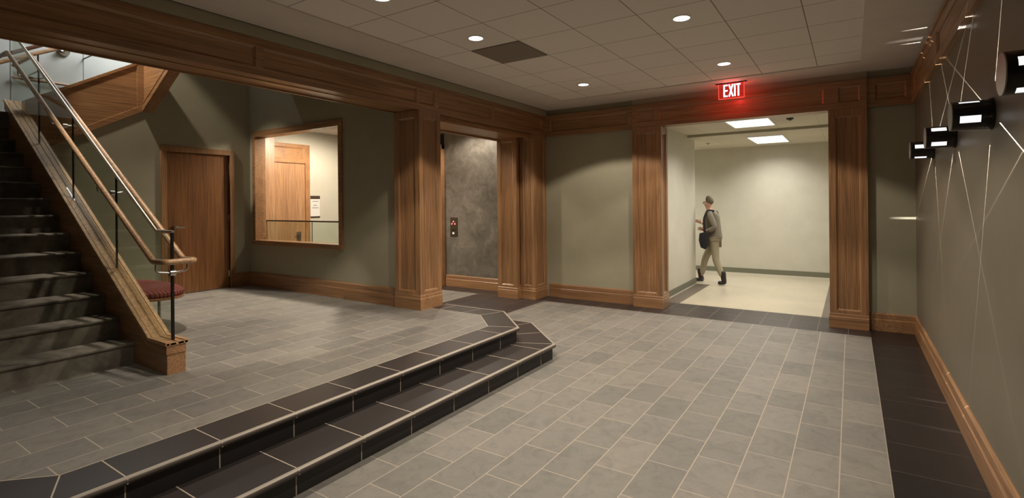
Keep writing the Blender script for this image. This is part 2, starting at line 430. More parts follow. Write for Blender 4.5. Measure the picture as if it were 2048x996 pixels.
# woodwork bands
def bead(bm, o, U, W, length, z0, h, t):
    obox(bm, Vector(o) + Vector((0, 0, z0)), U, (0, 0, 1), W, length, h, t, min(h, t) * 0.3)
bm = N()
box(bm, -4.89, -4.514, -1.6, 7.93, BC0 + 0.004, BC1)
cuts = [-1.6 + 0.1, 0.62, 0.70, 2.623, 2.694, 4.694]
L = 7.93 + 1.6
cells = [(-1.5, 0.55), (0.62, 2.623), (2.694, 4.694), (4.745, 5.025), (5.102, 6.291), (6.369, 7.80)]
framed(bm, (-4.514, -1.6, BC0), (0, 1, 0), (0, 0, 1), (1, 0, 0), L, BC1 - BC0, [(a + 1.6, b + 1.6) for a, b in cells], 0.075, 0.262)
bead(bm, (-4.5, -1.6, 0), (0, 1, 0), (1, 0, 0), L, BC1 - 0.028, 0.028, 0.018)
box(bm, -4.905, -4.885, -1.6, 4.73, BC0 - 0.012, BC1)
box(bm, -4.74, -4.65, -1.6, 4.7, BC0 - 0.004, BC0 + 0.01, 0.002)
struct('trim_1', bm, WY, label='long panelled wooden beam over the opening to the stairs')
bm = N()
box(bm, -4.44, -2.87, 7.895, YB + 0.01, 2.80, BC1)
framed(bm, (-4.5, 7.895, 2.80), (1, 0, 0), (0, 0, 1), (0, -1, 0), 1.63, BC1 - 2.80, [(0.12, 1.53)], 0.08, 0.285)
bead(bm, (-4.5, 7.881, 0), (1, 0, 0), (0, -1, 0), 1.63, BC1 - 0.028, 0.028, 0.018)
struct('trim_2', bm, WX, label='panelled wooden cornice above the blank green wall at the back')
bm = N()
box(bm, 0.165, XR, 7.895, YB + 0.01, 2.81, BC1)
framed(bm, (0.165, 7.895, 2.81), (1, 0, 0), (0, 0, 1), (0, -1, 0), 0.495, BC1 - 2.81, [(0.10, 0.41)], 0.08, 0.28)
struct('trim_3', bm, WX, label='short panelled wooden cornice in the right back corner')
bm = N()
box(bm, XR - 0.02, XR + 0.01, YN, 7.90, 2.81, BC1)
n_ = [YN + 0.1 + i * 1.86 for i in range(7)]
framed(bm, (XR - 0.02, YN, 2.81), (0, 1, 0), (0, 0, 1), (-1, 0, 0), 7.9 - YN, BC1 - 2.81, [(0.1 + 1.86 * i, 1.86 * i + 1.88) for i in range(6)], 0.08, 0.28)
bead(bm, (XR - 0.034, YN, 0), (0, 1, 0), (-1, 0, 0), 7.88 - YN, BC1 - 0.028, 0.028, 0.018)
struct('trim_4', bm, WY, label='panelled wooden cornice along the right wall')
# lintel of the opening in the back wall
bm = N()
box(bm, -2.87, 0.165, 7.864, 8.20, 2.83, BC1)
framed(bm, (-2.885, 7.864, 2.81), (1, 0, 0), (0, 0, 1), (0, -1, 0), 3.065, BC1 - 2.81, [(0.07, 0.34), (0.44, 2.60), (2.76, 2.99)], 0.085, 0.285)
bead(bm, (-2.885, 7.85, 0), (1, 0, 0), (0, -1, 0), 3.065, BC1 - 0.028, 0.028, 0.018)
struct('trim_5', bm, WX, label='panelled wooden lintel over the opening to the bright hall')
# baseboards
def base_prof(z, h=0.235, t=0.022):
    return [(0, z), (t, z), (t, z + h * 0.62), (t * 0.72, z + h * 0.66), (t * 0.72, z + h - 0.018), (t * 0.3, z + h), (0, z + h)]
bm = N(); sweep(bm, [(-4.44, YB), (-2.86, YB)], base_prof(0)); struct('baseboard_back', bm, WX)
bm = N(); sweep(bm, [(0.17, YB), (XR, YB), (XR, YN)], base_prof(0, 0.225, 0.026)); struct('baseboard_right', bm, WY)
# ---------------------------------------------------------------- pilasters
def pilaster(name, label, x0, x1, y0, y1, z0, z1, faces, mould=0.0, basez=0.19, cellz=None, fl=True):
    """box with framed faces; faces subset of '-Y','+X','-X'"""
    t = thing(name, label, 'pilaster', ((x0 + x1) / 2, (y0 + y1) / 2, z0))
    bm = N(); e = 0.014
    box(bm, x0 + (e if '-X' in faces else 0), x1 - (e if '+X' in faces else 0), y0 + (e if '-Y' in faces else 0), y1, z0, z1)
    obj('core', bm, WZ, t)
    H = z1 - z0
    for f in faces:
        bm = N()
        if f == '-Y': o, U, W, wd = (x0, y0 + e, z0), (1, 0, 0), (0, -1, 0), x1 - x0
        if f == '+X': o, U, W, wd = (x1 - e, y0, z0), (0, 1, 0), (1, 0, 0), y1 - y0
        if f == '-X': o, U, W, wd = (x0 + e, y0, z0), (0, 1, 0), (-1, 0, 0), y1 - y0
        s = min(0.075, wd * 0.24)
        framed(bm, o, U, (0, 0, 1), W, wd, H, [(s, wd - s)], basez + 0.035, H - 0.09)
        if fl:   # shallow reeds in the sunk panel
            k = int((wd - 2 * s - 0.05) / 0.022)
            for i in range(k):
                obox(bm, Vector(o) + Vector(U) * (s + 0.03 + i * 0.022) + Vector((0, 0, basez + 0.06)), U, (0, 0, 1), W, 0.010, H - basez - 0.18, 0.0022)
        obj('panelled_face', bm, WZ, t)
    bm = N(); q = 0.016
    path = []
    if '-X' in faces: path.append((x0, y1))
    path += [(x0, y0), (x1, y0)]
    if '+X' in faces: path.append((x1, y1))
    sweep(bm, list(reversed(path)) if False else path, [(-0.005, z0), (q, z0), (q, z0 + basez * 0.72), (q * 0.6, z0 + basez * 0.78), (q * 0.6, z0 + basez - 0.012), (0.001, z0 + basez), (-0.005, z0 + basez)])
    obj('plinth', bm, WX, t)
    return t
pilaster('pilaster', 'square panelled wooden column on the raised floor, between the inner window and the elevator passage', -4.94, -4.5, 4.73, 5.13, FLOOR_UP, BC0, ['-Y', '+X'])
pilaster('pilaster', 'wooden pilaster left of the bright hall opening, lit along its right edge', -2.885, -2.43, 7.85, 8.185, 0, 2.81, ['-Y', '+X'])
pilaster('pilaster', 'dim wooden pilaster right of the bright hall opening', -0.235, 0.18, 7.85, 8.20, 0, 2.81, ['-Y', '-X'])
pilaster('pilaster', 'panelled wooden jamb at the right side of the elevator passage, beside the dark plaster wall', -5.19, -4.79, 7.41, 7.93, 0, 2.80, ['-Y', '+X'])
pilaster('pilaster', 'narrow stepped wooden pilaster in the back left corner, next to the blank green wall', -4.788, -4.5, 7.52, 7.93, 0, BC0, ['-Y', '+X'])
# lintel of the elevator passage
bm = N()
box(bm, -5.19, -4.62, 5.13, 7.41, 2.77, BC0 + 0.02)
box(bm, -5.25, -5.19, 5.0, 7.6, 2.745, 3.1, 0.003)
box(bm, -4.64, -4.60, 5.13, 7.52, 2.755, BC0, 0.003)
struct('trim_6', bm, WY, label='wooden lintel over the passage to the elevators')
# ---------------------------------------------------------------- raised platform and its two steps
def offset_path(path, d):
    out = []
    n = len(path)
    for i in range(n):
        p = Vector(path[i])
        d0 = (Vector(path[i]) - Vector(path[i - 1])).normalized() if i else None
        d1 = (Vector(path[i + 1]) - Vector(path[i])).normalized() if i < n - 1 else None
        if d0 is None: d0 = d1
        if d1 is None: d1 = d0
        n0 = Vector((d0.y, -d0.x)); n1 = Vector((d1.y, -d1.x)); mt = n0 + n1; mt = mt / mt.dot(n0)
        out.append((p.x + mt.x * d, p.y + mt.y * d))
    return out
upE = [(-4.95, 0.14), (-3.58, 0.14), (-2.965, 0.755), (-2.965, 4.63), (-3.565, 5.23), (-4.50, 5.23)]
loE = [(-4.95, -0.13), (-3.34, -0.13), (-2.60, 0.61), (-2.60, 4.76), (-3.32, 5.48), (-4.50, 5.48)]
# the paths walk with the outside on their right
def polyplate(bm, path, back, z0, z1):
    prism(bm, path + back, 'Z', z0, z1)
bm = N(); inner = offset_path(upE, -0.325)
poly = [tuple(p) for p in inner]
pts = [(-8.9, poly[0][1])] + poly + [(-8.9, poly[-1][1])]
pts = [(-4.96, poly[0][1])] + poly[1:-1] + [(-4.52, poly[-1][1]), (-4.96, 4.75), ]
prism(bm, pts, 'Z', 0.0, FLOOR_UP)
box(bm, -9.2, -4.96, -2.2, 4.9, 0.0, FLOOR_UP)
struct('floor_upper', bm, SLATE_UP, label='raised grey slate floor at the foot of the stairs')
def steps_thing(label, E, top, joints, w, zr):
    t = thing('platform_step', label, 'step', (E[2][0], 2.7, zr))
    bm = N(); i_ = offset_path(E, -w); o_ = offset_path(E, -0.030)
    for a in range(len(E) - 1):
        v = [bm.verts.new((*p, top)) for p in (i_[a], i_[a + 1], o_[a + 1], o_[a])]
        vb = [bm.verts.new((*p, top - 0.03)) for p in (i_[a], i_[a + 1], o_[a + 1], o_[a])]
        bm.faces.new(v); bm.faces.new(list(reversed(vb)))
        for k in range(4): bm.faces.new((v[k], v[(k + 1) % 4], vb[(k + 1) % 4], vb[k]))
    obj('tread', bm, DARK_T, t)
    bm = N(); sweep(bm, E, [(-0.07, zr + 0.001), (-0.035, zr + 0.001), (-0.035, top - 0.02), (-0.07, top - 0.02)]); obj('riser', bm, DARK_V, t)
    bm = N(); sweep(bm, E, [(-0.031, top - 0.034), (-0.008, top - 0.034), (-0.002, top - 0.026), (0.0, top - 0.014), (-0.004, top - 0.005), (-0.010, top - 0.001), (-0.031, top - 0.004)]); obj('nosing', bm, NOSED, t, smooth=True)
    bm = N(); sweep(bm, E, [(-0.028, top - 0.01), (-0.008, top - 0.01), (-0.0045, top - 0.004), (-0.011, top + 0.002), (-0.028, top + 0.002)])  # highlight on the rounded edge, painted in as a pale strip
    sweep(bm, E, [(-0.036, top - 0.042), (-0.0295, top - 0.042), (-0.0295, top - 0.034), (-0.036, top - 0.034)])
    obj('highlight_and_joint', bm, NOSE, t, smooth=True)
    X = E[2][0]
    for y in joints:
        bm = N()
        prism(bm, [(X - w, top - 0.002), (X - w, top + 0.0012), (X - 0.0285, top + 0.0012), (X - 0.0015, top - 0.004), (X - 0.0015, top - 0.03), (X - 0.0335, top - 0.034), (X - 0.0335, zr + 0.001), (X - 0.037, zr + 0.001), (X - 0.037, top - 0.03), (X - 0.032, top - 0.03), (X - 0.032, top - 0.002)], 'Y', y - 0.0035, y + 0.0035)
        obj('grout_joint', bm, GR, t)
    ends = [(Vector(i_[a]), Vector(o_[a])) for a in (2, 3, 4)]
    for a, f in ((4, 0.35), (4, 0.8), (1, 0.5)) + (((3, 0.5),) if top < 0.3 else ()):
        ends.append((Vector(i_[a]).lerp(Vector(i_[a + 1]), f), Vector(o_[a]).lerp(Vector(o_[a + 1]), f)))
    for p, q in ends:
        d = (q - p); L_ = d.length; d.normalize(); nn = Vector((-d.y, d.x)); bm = N()
        obox(bm, (p.x - nn.x * 0.0035, p.y - nn.y * 0.0035, top - 0.002), (d.x, d.y, 0), (nn.x, nn.y, 0), (0, 0, 1), L_, 0.007, 0.0032)
        obj('grout_joint', bm, GR, t)
    if top > 0.3:
        bm = N(); sweep(bm, E, [(-w - 0.004, top - 0.004), (-w + 0.003, top - 0.004), (-w + 0.003, top + 0.0012), (-w - 0.004, top + 0.0012)]); obj('border_joint', bm, GR, t)
    return t
steps_thing('upper dark tiled step with edge highlight painted as a pale strip, level with the raised floor', upE, FLOOR_UP, [1.06, 1.515, 1.98, 2.45, 2.917, 3.385, 3.85, 4.31], 0.325, 0.158)
steps_thing('lower dark tiled step with edge highlight painted as a pale strip, resting on the lower lobby floor', loE, 0.158, [0.83, 1.29, 1.75, 2.215, 2.665, 3.136, 3.6, 4.07, 4.5], 0.42, 0.0)
# ---------------------------------------------------------------- foyer under the stairs
ZT = 6.25
bm = N()
W0, W1, Z0, Z1 = -8.28, -6.09, 1.04, 2.83
box(bm, -9.1, W0, 4.8, 4.95, 0.3, ZT); box(bm, W1, -4.92, 4.8, 4.95, 0.3, ZT); box(bm, W0, W1, 4.8, 4.95, 0.3, Z0); box(bm, W0, W1, 4.8, 4.95, Z1, ZT)
struct('wall_window', bm, SAGE, label='green wall with the inner window, left of the wooden column')
bm = N()
D0, D1, DZ = 3.53, 4.45, 2.46
prism(bm, [(2.03, 0.3), (D0, 0.3), (D0, 5.2), (3.39, 5.2), (3.39, 3.10), (3.25, 3.07), (2.03, 2.37)], 'X', -8.6, -8.43)
box(bm, -8.6, -8.43, D1, 4.8, 0.3, 5.2); box(bm, -8.6, -8.43, D0, D1, DZ, 5.2)
struct('wall_door', bm, SAGE, label='green wall with the single wooden door, under the upper stairs')
bm = N()
box(bm, -10.6, -10.2, -2.2, 6.0, 2.0, ZT); 
struct('wall_landing', bm, STAIRW, label='pale wall behind the upper landing')
bm = N(); box(bm, -10.2, -4.95, -2.4, -2.2, 0.3, ZT); struct('wall_stair', bm, SAGE)
bm = N(); box(bm, -4.9, -4.75, -2.4, 4.95, HC + 0.02, ZT); struct('wall_upper', bm, SAGE)
bm = N(); box(bm, -10.6, -4.7, -2.4, 5.0, ZT, ZT + 0.1); struct('ceiling_stairwell', bm, GYP)
bm = N(); box(bm, -7.3, -4.92, 3.371, 4.79, 3.45, 3.7); struct('shade_slab', bm, SAGE, label='unseen slab added above the window wall side to shade the floor')  # unseen slab, added to throw the straight shadow edge on the floor
bm = N(); box(bm, -10.2, -8.62, -2.2, 2.0, 2.62, 2.822); struct('floor_landing', bm, STEP, label='stair landing floor')
# far wall joints
bm = N()
for y in (2.25, 3.1, 3.95): box(bm, -10.2, -10.195, y - 0.006, y + 0.006, 2.8, ZT)
struct('trim_7', bm, simple('reveal_grey', (0.30, 0.31, 0.28), 0.6), label='vertical reveals in the pale landing wall')
bm = N(); sweep(bm, [(-8.43, D1 + 0.06), (-8.43, 4.8)][::1], base_prof(FLOOR_UP, 0.23)); sweep(bm, [(-8.43, 4.8), (-4.94, 4.8)], base_prof(FLOOR_UP, 0.23, 0.045)); box(bm, -5.98, -4.94, 4.735, 4.80, FLOOR_UP, FLOOR_UP + 0.125, 0.003); struct('baseboard_window', bm, WX)
bm = N(); box(bm, -8.43, -8.41, 2.0, D0 - 0.07, FLOOR_UP, FLOOR_UP + 0.2); struct('baseboard_door', bm, WY)
# door 1
dr = thing('door_1', None, None, (-8.43, 4.0, FLOOR_UP)); dr['kind'] = 'structure'; dr['label'] = 'plain wooden door in the green wall beyond the bench'
bm = N(); box(bm, -8.49, -8.45, D0, D1, FLOOR_UP + 0.008, DZ, 0.002); obj('door_leaf', bm, WD, dr)
bm = N()
box(bm, -8.5, -8.405, D0 - 0.075, D0, FLOOR_UP, DZ + 0.085, 0.004); box(bm, -8.5, -8.405, D1, D1 + 0.075, FLOOR_UP, DZ + 0.085, 0.004); box(bm, -8.5, -8.405, D0, D1, DZ, DZ + 0.085, 0.004)
obj('door_frame', bm, WZ, dr)
bm = N(); cyl(bm, (-8.452, 3.64, 1.335), (-8.39, 3.64, 1.335), 0.028, 0.026); tube(bm, smooth_path([(-8.40, 3.64, 1.335), (-8.37, 3.64, 1.335), (-8.37, 3.75, 1.33)], 0.02), 0.011)
obj('door_handle', bm, CHROME, dr, smooth=True, label='chrome lever handle')
for zz in (2.28, 1.45, 0.55):
    bm = N(); cyl(bm, (-8.442, D1 - 0.008, zz - 0.05), (-8.442, D1 - 0.008, zz + 0.05), 0.008, n=10); obj('hinge', bm, CHROME, dr, smooth=True)
# inner window
wn = thing('window_1', None, None, (-7.18, 4.8, 1.0)); wn['kind'] = 'structure'; wn['label'] = 'wood framed inner window looking into the elevator lobby'
bm = N()
for a in ((W0 - 0.045, W0 + 0.035, Z0 - 0.04, Z1 + 0.045), (W1 - 0.035, W1 + 0.045, Z0 - 0.04, Z1 + 0.045)): box(bm, a[0], a[1], 4.775, 4.965, a[2], a[3], 0.004)
box(bm, W0 + 0.035, W1 - 0.035, 4.775, 4.965, Z1 - 0.05, Z1 + 0.045, 0.004)
obj('window_frame', bm, WX, wn)
bm = N(); box(bm, W0 - 0.045, W1 + 0.055, 4.755, 4.97, Z0 - 0.04, Z0 + 0.035, 0.006); obj('window_sill', bm, WX, wn)
bm = N(); box(bm, W0 + 0.035, W1 - 0.035, 4.90, 4.908, Z0 + 0.035, Z1 - 0.05); obj('pane', bm, clear('window_glass', (0.97, 0.97, 0.96)), wn)
# ---------------------------------------------------------------- elevator lobby
bm = N()
box(bm, -6.83, -5.19, 7.90, 8.1, 0, 3.1)
struct('wall_elevator', bm, PLAST, label='polished dark plaster wall with the call panel')
bm = N(); box(bm, -9.2, -9.0, 4.9, 8.2, 0, 3.12); box(bm, -9.2, -8.0, 7.95, 8.1, 0, 3.12)
struct('wall_lobby', bm, CREAM, label='pale wall of the elevator lobby')
bm = N(); box(bm, -9.2, -4.95, 4.95, 8.2, 3.1, 3.2); struct('ceiling_lobby', bm, GYP)
bm = N(); sweep(bm, [(-6.8, 7.90), (-5.19, 7.90)], base_prof(0, 0.23)); struct('baseboard_elevator', bm, WX)
bm = N(); box(bm, -6.91, -6.83, 7.80, 8.1, 0, 2.83, 0.005); box(bm, -8.0, -6.83, 7.82, 8.1, 2.74, 2.83, 0.005); box(bm, -8.05, -7.97, 7.80, 8.1, 0, 2.83, 0.005)
struct('trim_8', bm, WL, label='wooden surround of the elevator doorway')
bm = N(); box(bm, -7.97, -7.445, 8.04, 8.07, 0, 2.74); box(bm, -7.435, -6.91, 8.04, 8.07, 0, 2.74)
dd = obj('elevator_door', bm, STEEL); tag(dd, 'brushed steel sliding elevator door at the end of the dark plaster wall', 'door')
cp = thing('call_panel', 'small bronze elevator call panel with three glowing red dots on the dark plaster wall', 'control panel', (-6.59, 7.90, 1.18))
bm = N(); box(bm, -6.68, -6.50, 7.888, 7.901, 0.995, 1.375, 0.003); obj('plate', bm, simple('bronze_plate', (0.10, 0.085, 0.06), 0.35, 0.8), cp)
for dx, dz in ((0, 0.045), (-0.038, 0), (0.038, 0)):
    bm = N(); cyl(bm, (-6.595 + dx, 7.889, 1.245 + dz), (-6.595 + dx, 7.883, 1.245 + dz), 0.016, n=16); obj('indicator', bm, REDDOT, cp)
bm = N(); cyl(bm, (-6.595, 7.889, 1.06), (-6.595, 7.878, 1.06), 0.020, n=20); obj('push_button', bm, simple('white_button', (0.8, 0.78, 0.75), 0.3, emit=(1, 0.9, 0.85), es=0.3), cp)
bm = N(); box(bm, -6.64, -6.55, 7.886, 7.889, 1.11, 1.135, 0.001); obj('key_switch', bm, BLACK, cp)
# lobby door, panelled wood wall, notice, railing
d2 = thing('door_2', None, None, (-9.0, 5.9, 0)); d2['kind'] = 'structure'; d2['label'] = 'tall wooden door with a panelled transom seen through the inner window'
bm = N(); box(bm, -9.0, -8.985, 5.3, 6.22, 0, 2.46, 0.002); obj('door_leaf', bm, wood('lobby_door_wood', 'Z', (0.43, 0.24, 0.125)), d2)
bm = N(); box(bm, -9.0, -8.96, 6.22, 6.32, 0, 2.83, 0.004); box(bm, -9.0, -8.96, 5.2, 5.3, 0, 2.83, 0.004)
box(bm, -9.0, -8.975, 5.3, 6.22, 2.46, 2.83); framed(bm, (-8.975, 5.3, 2.46), (0, 1, 0), (0, 0, 1), (1, 0, 0), 0.92, 0.37, [(0.07, 0.87)], 0.07, 0.30)
obj('transom', bm, WL, d2)
bm = N(); box(bm, -8.985, -8.975, 6.03, 6.12, 0.92, 1.13, 0.003); cyl(bm, (-8.98, 6.075, 1.09), (-8.93, 6.075, 1.09), 0.012, n=12); cyl(bm, (-8.94, 6.075, 1.09), (-8.94, 6.00, 1.09), 0.010, n=12)
obj('door_handle', bm, STEEL, d2)
bm = N(); box(bm, -9.0, -8.85, 4.98, 5.50, 0, 3.1); struct('trim_9', bm, wood('lobby_panel_wood', 'Z', (0.44, 0.25, 0.135)), label='tall plain wood panelling beside the lobby door')
nt_ = thing('notice', 'white paper notice with a dark top clip, seen through the inner window', 'notice', (-8.99, 6.45, 1.75))
bm = N(); box(bm, -9.0, -8.992, 6.355, 6.56, 1.41, 1.82); obj('paper', bm, WHITE, nt_)
HB = simple('holder_brown', (0.05, 0.03, 0.025), 0.5)
bm = N(); box(bm, -9.0, -8.985, 6.35, 6.565, 1.77, 1.83, 0.002); obj('top_clip', bm, HB, nt_)
bm = N(); box(bm, -9.0, -8.985, 6.35, 6.565, 1.395, 1.42, 0.002); obj('bottom_clip', bm, HB, nt_)
bm = N()
for a, b, zz in ((6.39, 6.53, 1.71), (6.41, 6.50, 1.63), (6.385, 6.535, 1.58)): box(bm, -8.992, -8.991, a, b, zz, zz + 0.02)
obj('print', bm, simple('grey_print', (0.35, 0.36, 0.38), 0.7), nt_)
rl = thing('glass_guard', 'low glass guard with a thin dark top rail just behind the inner window', 'railing', (-7.3, 5.1, 0))
bm = N(); tube(bm, smooth_path([(-8.78, 5.1, 1.16), (-8.46, 5.1, 1.385), (-5.3, 5.1, 1.385)], 0.02), 0.012, 10); obj('top_rail', bm, DARKMET, rl, smooth=True)
bm = N()
bm.free()
for a, b in ((-8.44, -7.2), (-7.18, -6.2), (-6.18, -5.3)):
    bm = N(); box(bm, a, b, 5.095, 5.105, 0.1, 1.375); obj('glass_panel', bm, GLASS, rl)
for x in (-8.45, -7.19):
    bm = N(); cyl(bm, (x, 5.1, 0), (x, 5.1, 1.385), 0.006, n=8); obj('post', bm, DARKMET, rl)
lamp('lobby_light', 'SPOT', (-6.0, 7.35, 3.06), P_LOBBY * 0.42, aim=(-6.0, 7.6, 0), spot_size=2.7, spot_blend=0.5, shadow_soft_size=0.08)
lamp('lobby_light', 'SPOT', (-7.6, 6.0, 3.05), P_LOBBY * 1.9, aim=(-8.4, 6.0, 0), spot_size=2.8, spot_blend=0.5, shadow_soft_size=0.15)
lamp('lobby_light', 'SPOT', (-5.6, 6.0, 3.05), P_LOBBY * 0.4, aim=(-5.4, 6.0, 0), spot_size=2.6, spot_blend=0.5, shadow_soft_size=0.08)
# ---------------------------------------------------------------- bright hall
HZ = 2.865
bm = N(); box(bm, -3.3, -2.6, 8.19, 10.6, 0, 2.95); box(bm, -7.2, -3.3, 10.5, 10.6, 0, 2.95)
struct('wall_hall_left', bm, CREAM, label='cream wall on the left side of the hall')
bm = N(); box(bm, -7.2, 0.4, 12.6, 12.7, 0, 2.95); struct('wall_hall_back', bm, CREAM)
bm = N(); box(bm, 0.3, 0.4, 8.15, 12.7, 0, 2.95); box(bm, -7.3, -7.2, 10.5, 12.7, 0, 2.95); struct('wall_hall_right', bm, CREAM)
HCEIL = tiles('hall_ceiling_tiles', (0.62, 0.58, 0.48), (0.60, 0.56, 0.47), (0.42, 0.39, 0.32), 1.22, 0.61, -1.645, 10.72, 0.003, 0.0, 0.9, 0.05)
bm = N(); box(bm, -2.6, 0.3, 8.15, 10.1, 2.907, 2.95); box(bm, -7.2, 0.3, 10.1, 12.6, HZ, 2.95)
struct('ceiling_hall', bm, HCEIL)
bm = N(); box(bm, -2.6, 0.3, 10.05, 10.1, HZ - 0.004, 2.907); struct('trim_10', bm, simple('olive_edge', (0.36, 0.34, 0.25), 0.6), label='olive drop edge across the hall ceiling')
bm = N(); sweep(bm, [(-3.3, 10.6), (-2.6, 10.6), (-2.6, 8.2)][::-1][:2], [(0, 0.018), (0.012, 0.018), (0.012, 0.125), (0, 0.125)])
box(bm, -7.2, 0.3, 12.585, 12.6, 0.018, 0.125); struct('baseboard_hall', bm, HBASE)
bm = N(); box(bm, -2.6, -2.58, 8.2, 10.6, 0, 0.016); box(bm, -7.2, 0.3, 12.57, 12.6, 0.0, 0.018); struct('trim_11', bm, HLINE, label='thin pale bead under the hall baseboard')
def troffer(label, x0, x1, y0, y1, z, grp='hall ceiling lights'):
    t = thing('ceiling_light', label, 'ceiling light', ((x0 + x1) / 2, (y0 + y1) / 2, z))
    bm = N()
    for a in ((x0 - 0.02, x0, y0 - 0.02, y1 + 0.02), (x1, x1 + 0.02, y0 - 0.02, y1 + 0.02), (x0, x1, y0 - 0.02, y0), (x0, x1, y1, y1 + 0.02)): box(bm, a[0], a[1], a[2], a[3], z - 0.008, z + 0.01)
    obj('frame', bm, WHITE, t)
    bm = N(); box(bm, x0, x1, y0, y1, z - 0.003, z + 0.01); obj('diffuser', bm, TROFF, t)
    lamp('lamp', 'AREA', ((x0 + x1) / 2, (y0 + y1) / 2, z - 0.02), P_HALL, t, color=(1, 0.945, 0.86), aim=((x0 + x1) / 2, (y0 + y1) / 2, 0), shape='RECTANGLE', size=x1 - x0, size_y=y1 - y0, spread=math.radians(140))
    return t
troffer('rectangular ceiling light of the hall nearest the lintel', -1.655, -1.045, 8.5, 9.55, 2.907)
troffer('rectangular ceiling light of the hall nearest the far wall', -1.655, -1.055, 10.75, 12.05, HZ)
troffer('ceiling light round the corner of the hall corridor', -4.6, -4.0, 11.2, 12.2, HZ)
sd = thing('smoke_detector', 'small round detector on the hall ceiling right of the near light', 'detector', (-0.77, 8.93, 2.907))
bm = N(); cyl(bm, (-0.77, 8.93, 2.907), (-0.77, 8.93, 2.885), 0.05); obj('base', bm, simple('det', (0.10, 0.07, 0.05), 0.5), sd); bm = N(); cyl(bm, (-0.77, 8.93, 2.885), (-0.77, 8.93, 2.87), 0.03, 0.02); obj('sensor', bm, BLACK, sd)
sp_ = thing('sprinkler', 'tiny sprinkler rose on the hall ceiling near the left wall', 'sprinkler', (-2.5, 11.3, HZ))
bm = N(); cyl(bm, (-2.5, 11.3, HZ), (-2.5, 11.3, HZ - 0.006), 0.05); obj('rose', bm, simple('rose', (0.4, 0.37, 0.3), 0.4), sp_); bm = N(); cyl(bm, (-2.5, 11.3, HZ - 0.006), (-2.5, 11.3, HZ - 0.03), 0.012); obj('head', bm, STEEL, sp_)
# ---------------------------------------------------------------- recessed downlights
def downlight(x, y, label):
    t = thing('downlight', label, 'downlight', (x, y, HC + 0.012), 'recessed lobby downlights')
    bm = N(); z = HC + 0.012
    n = 32; r = [(0.082, 0), (0.082, -0.006), (0.070, -0.006), (0.070, 0.0)]
    rings = [[bm.verts.new((x + rr * math.cos(2 * PI * i / n), y + rr * math.sin(2 * PI * i / n), z + dz)) for i in range(n)] for rr, dz in r]
    for a, b in zip(rings, rings[1:]):
        for i in range(n): bm.faces.new((a[i], a[(i + 1) % n], b[(i + 1) % n], b[i]))
    obj('trim_ring', bm, WHITE, t, smooth=True)
    bm = N(); cyl(bm, (x, y, z - 0.003), (x, y, z - 0.001), 0.070, n=32); obj('lens', bm, LENS, t)
    lamp('lamp', 'SPOT', (x, y, z - 0.012), P_DOWN, t, aim=(x, y, 0), spot_size=math.radians(118), spot_blend=0.15, shadow_soft_size=0.04)
    return t
for x, y, l in ((-3.07, 4.04, 'recessed round downlight just left of the dark ceiling tile'), (-3.07, 6.48, 'recessed round downlight nearest the back left corner'),
                (-1.242, 4.65, 'large looking recessed downlight right of the ceiling centre'), (-1.242, 6.48, 'recessed round downlight above the exit sign'),
                (-3.07, 2.82, 'recessed downlight cut by the top edge of the picture')):
    downlight(x, y, l)
for i, (x, y) in enumerate(((-1.242, 2.82), (-1.242, 0.99))):
    dl_ = downlight(x, y, 'recessed downlight out of the picture, ' + ['above the front of the grey floor', 'above the viewer'][i])
    if i: [setattr(c.data, 'energy', P_DOWN * 0.6) for c in dl_.children if c.type == 'LIGHT']
bm = N(); box(bm, -3.377 + 0.008, -2.767 - 0.008, 4.346 + 0.008, 4.956 - 0.008, HC + 0.004, HC + 0.012, 0.001)
cv = obj('ceiling_vent', bm, None, mats=[simple('vent_grey', (0.215, 0.18, 0.145), 0.8)]); tag(cv, 'single dark square ceiling panel beside a downlight', 'ceiling vent')
# ---------------------------------------------------------------- exit sign
ex = thing('exit_sign', 'glowing red exit sign hanging under the ceiling in front of the wooden lintel', 'sign', (-1.35, 7.5, HC))
bm = N(); box(bm, -1.55, -1.15, 7.485, 7.515, HC - 0.014, HC, 0.003); obj('mounting_bar', bm, BLACK, ex)
bm = N(); box(bm, -1.512, -1.185, 7.494, 7.506, 3.045, HC - 0.014); obj('panel', bm, REDPL, ex)
bm = N(); box(bm, -1.514, -1.506, 7.490, 7.510, 3.043, HC - 0.014); box(bm, -1.191, -1.183, 7.490, 7.510, 3.043, HC - 0.014); box(bm, -1.514, -1.183, 7.490, 7.510, 3.041, 3.050); obj('edge', bm, REDEDGE, ex)
bm = N(); yy0, yy1 = 7.480, 7.4935; hh = 0.165; zb = 3.068
def stroke(bm, x0, z0, x1, z1, wd):
    d = Vector((x1 - x0, 0, z1 - z0)); L_ = d.length; d.normalize(); nn = Vector((-d.z, 0, d.x))
    obox(bm, Vector((x0, yy0, z0)) - nn * wd / 2, d, nn, (0, 1, 0), L_, wd, yy1 - yy0)
s_ = 0.018; x = -1.437; lw = 0.044
stroke(bm, x, zb, x, zb + hh, s_)
for zz in (zb + s_ / 2, zb + hh / 2, zb + hh - s_ / 2): stroke(bm, x, zz, x + lw, zz, s_)
x += 0.063
stroke(bm, x, zb, x + 0.048, zb + hh, s_); stroke(bm, x + 0.048, zb, x, zb + hh, s_)
x += 0.073; stroke(bm, x, zb, x, zb + hh, s_)
x += 0.045; stroke(bm, x, zb, x, zb + hh, s_); stroke(bm, x - 0.026, zb + hh - s_ / 2, x + 0.026, zb + hh - s_ / 2, s_)
obj('letters', bm, LETTER, ex)
lamp('lamp', 'POINT', (-1.35, 7.56, 3.13), 3.2, ex, color=(1, 0.03, 0.02), shadow_soft_size=0.03)
lamp('lamp', 'POINT', (-1.35, 7.42, 3.14), 0.9, ex, color=(1, 0.05, 0.03), shadow_soft_size=0.03)
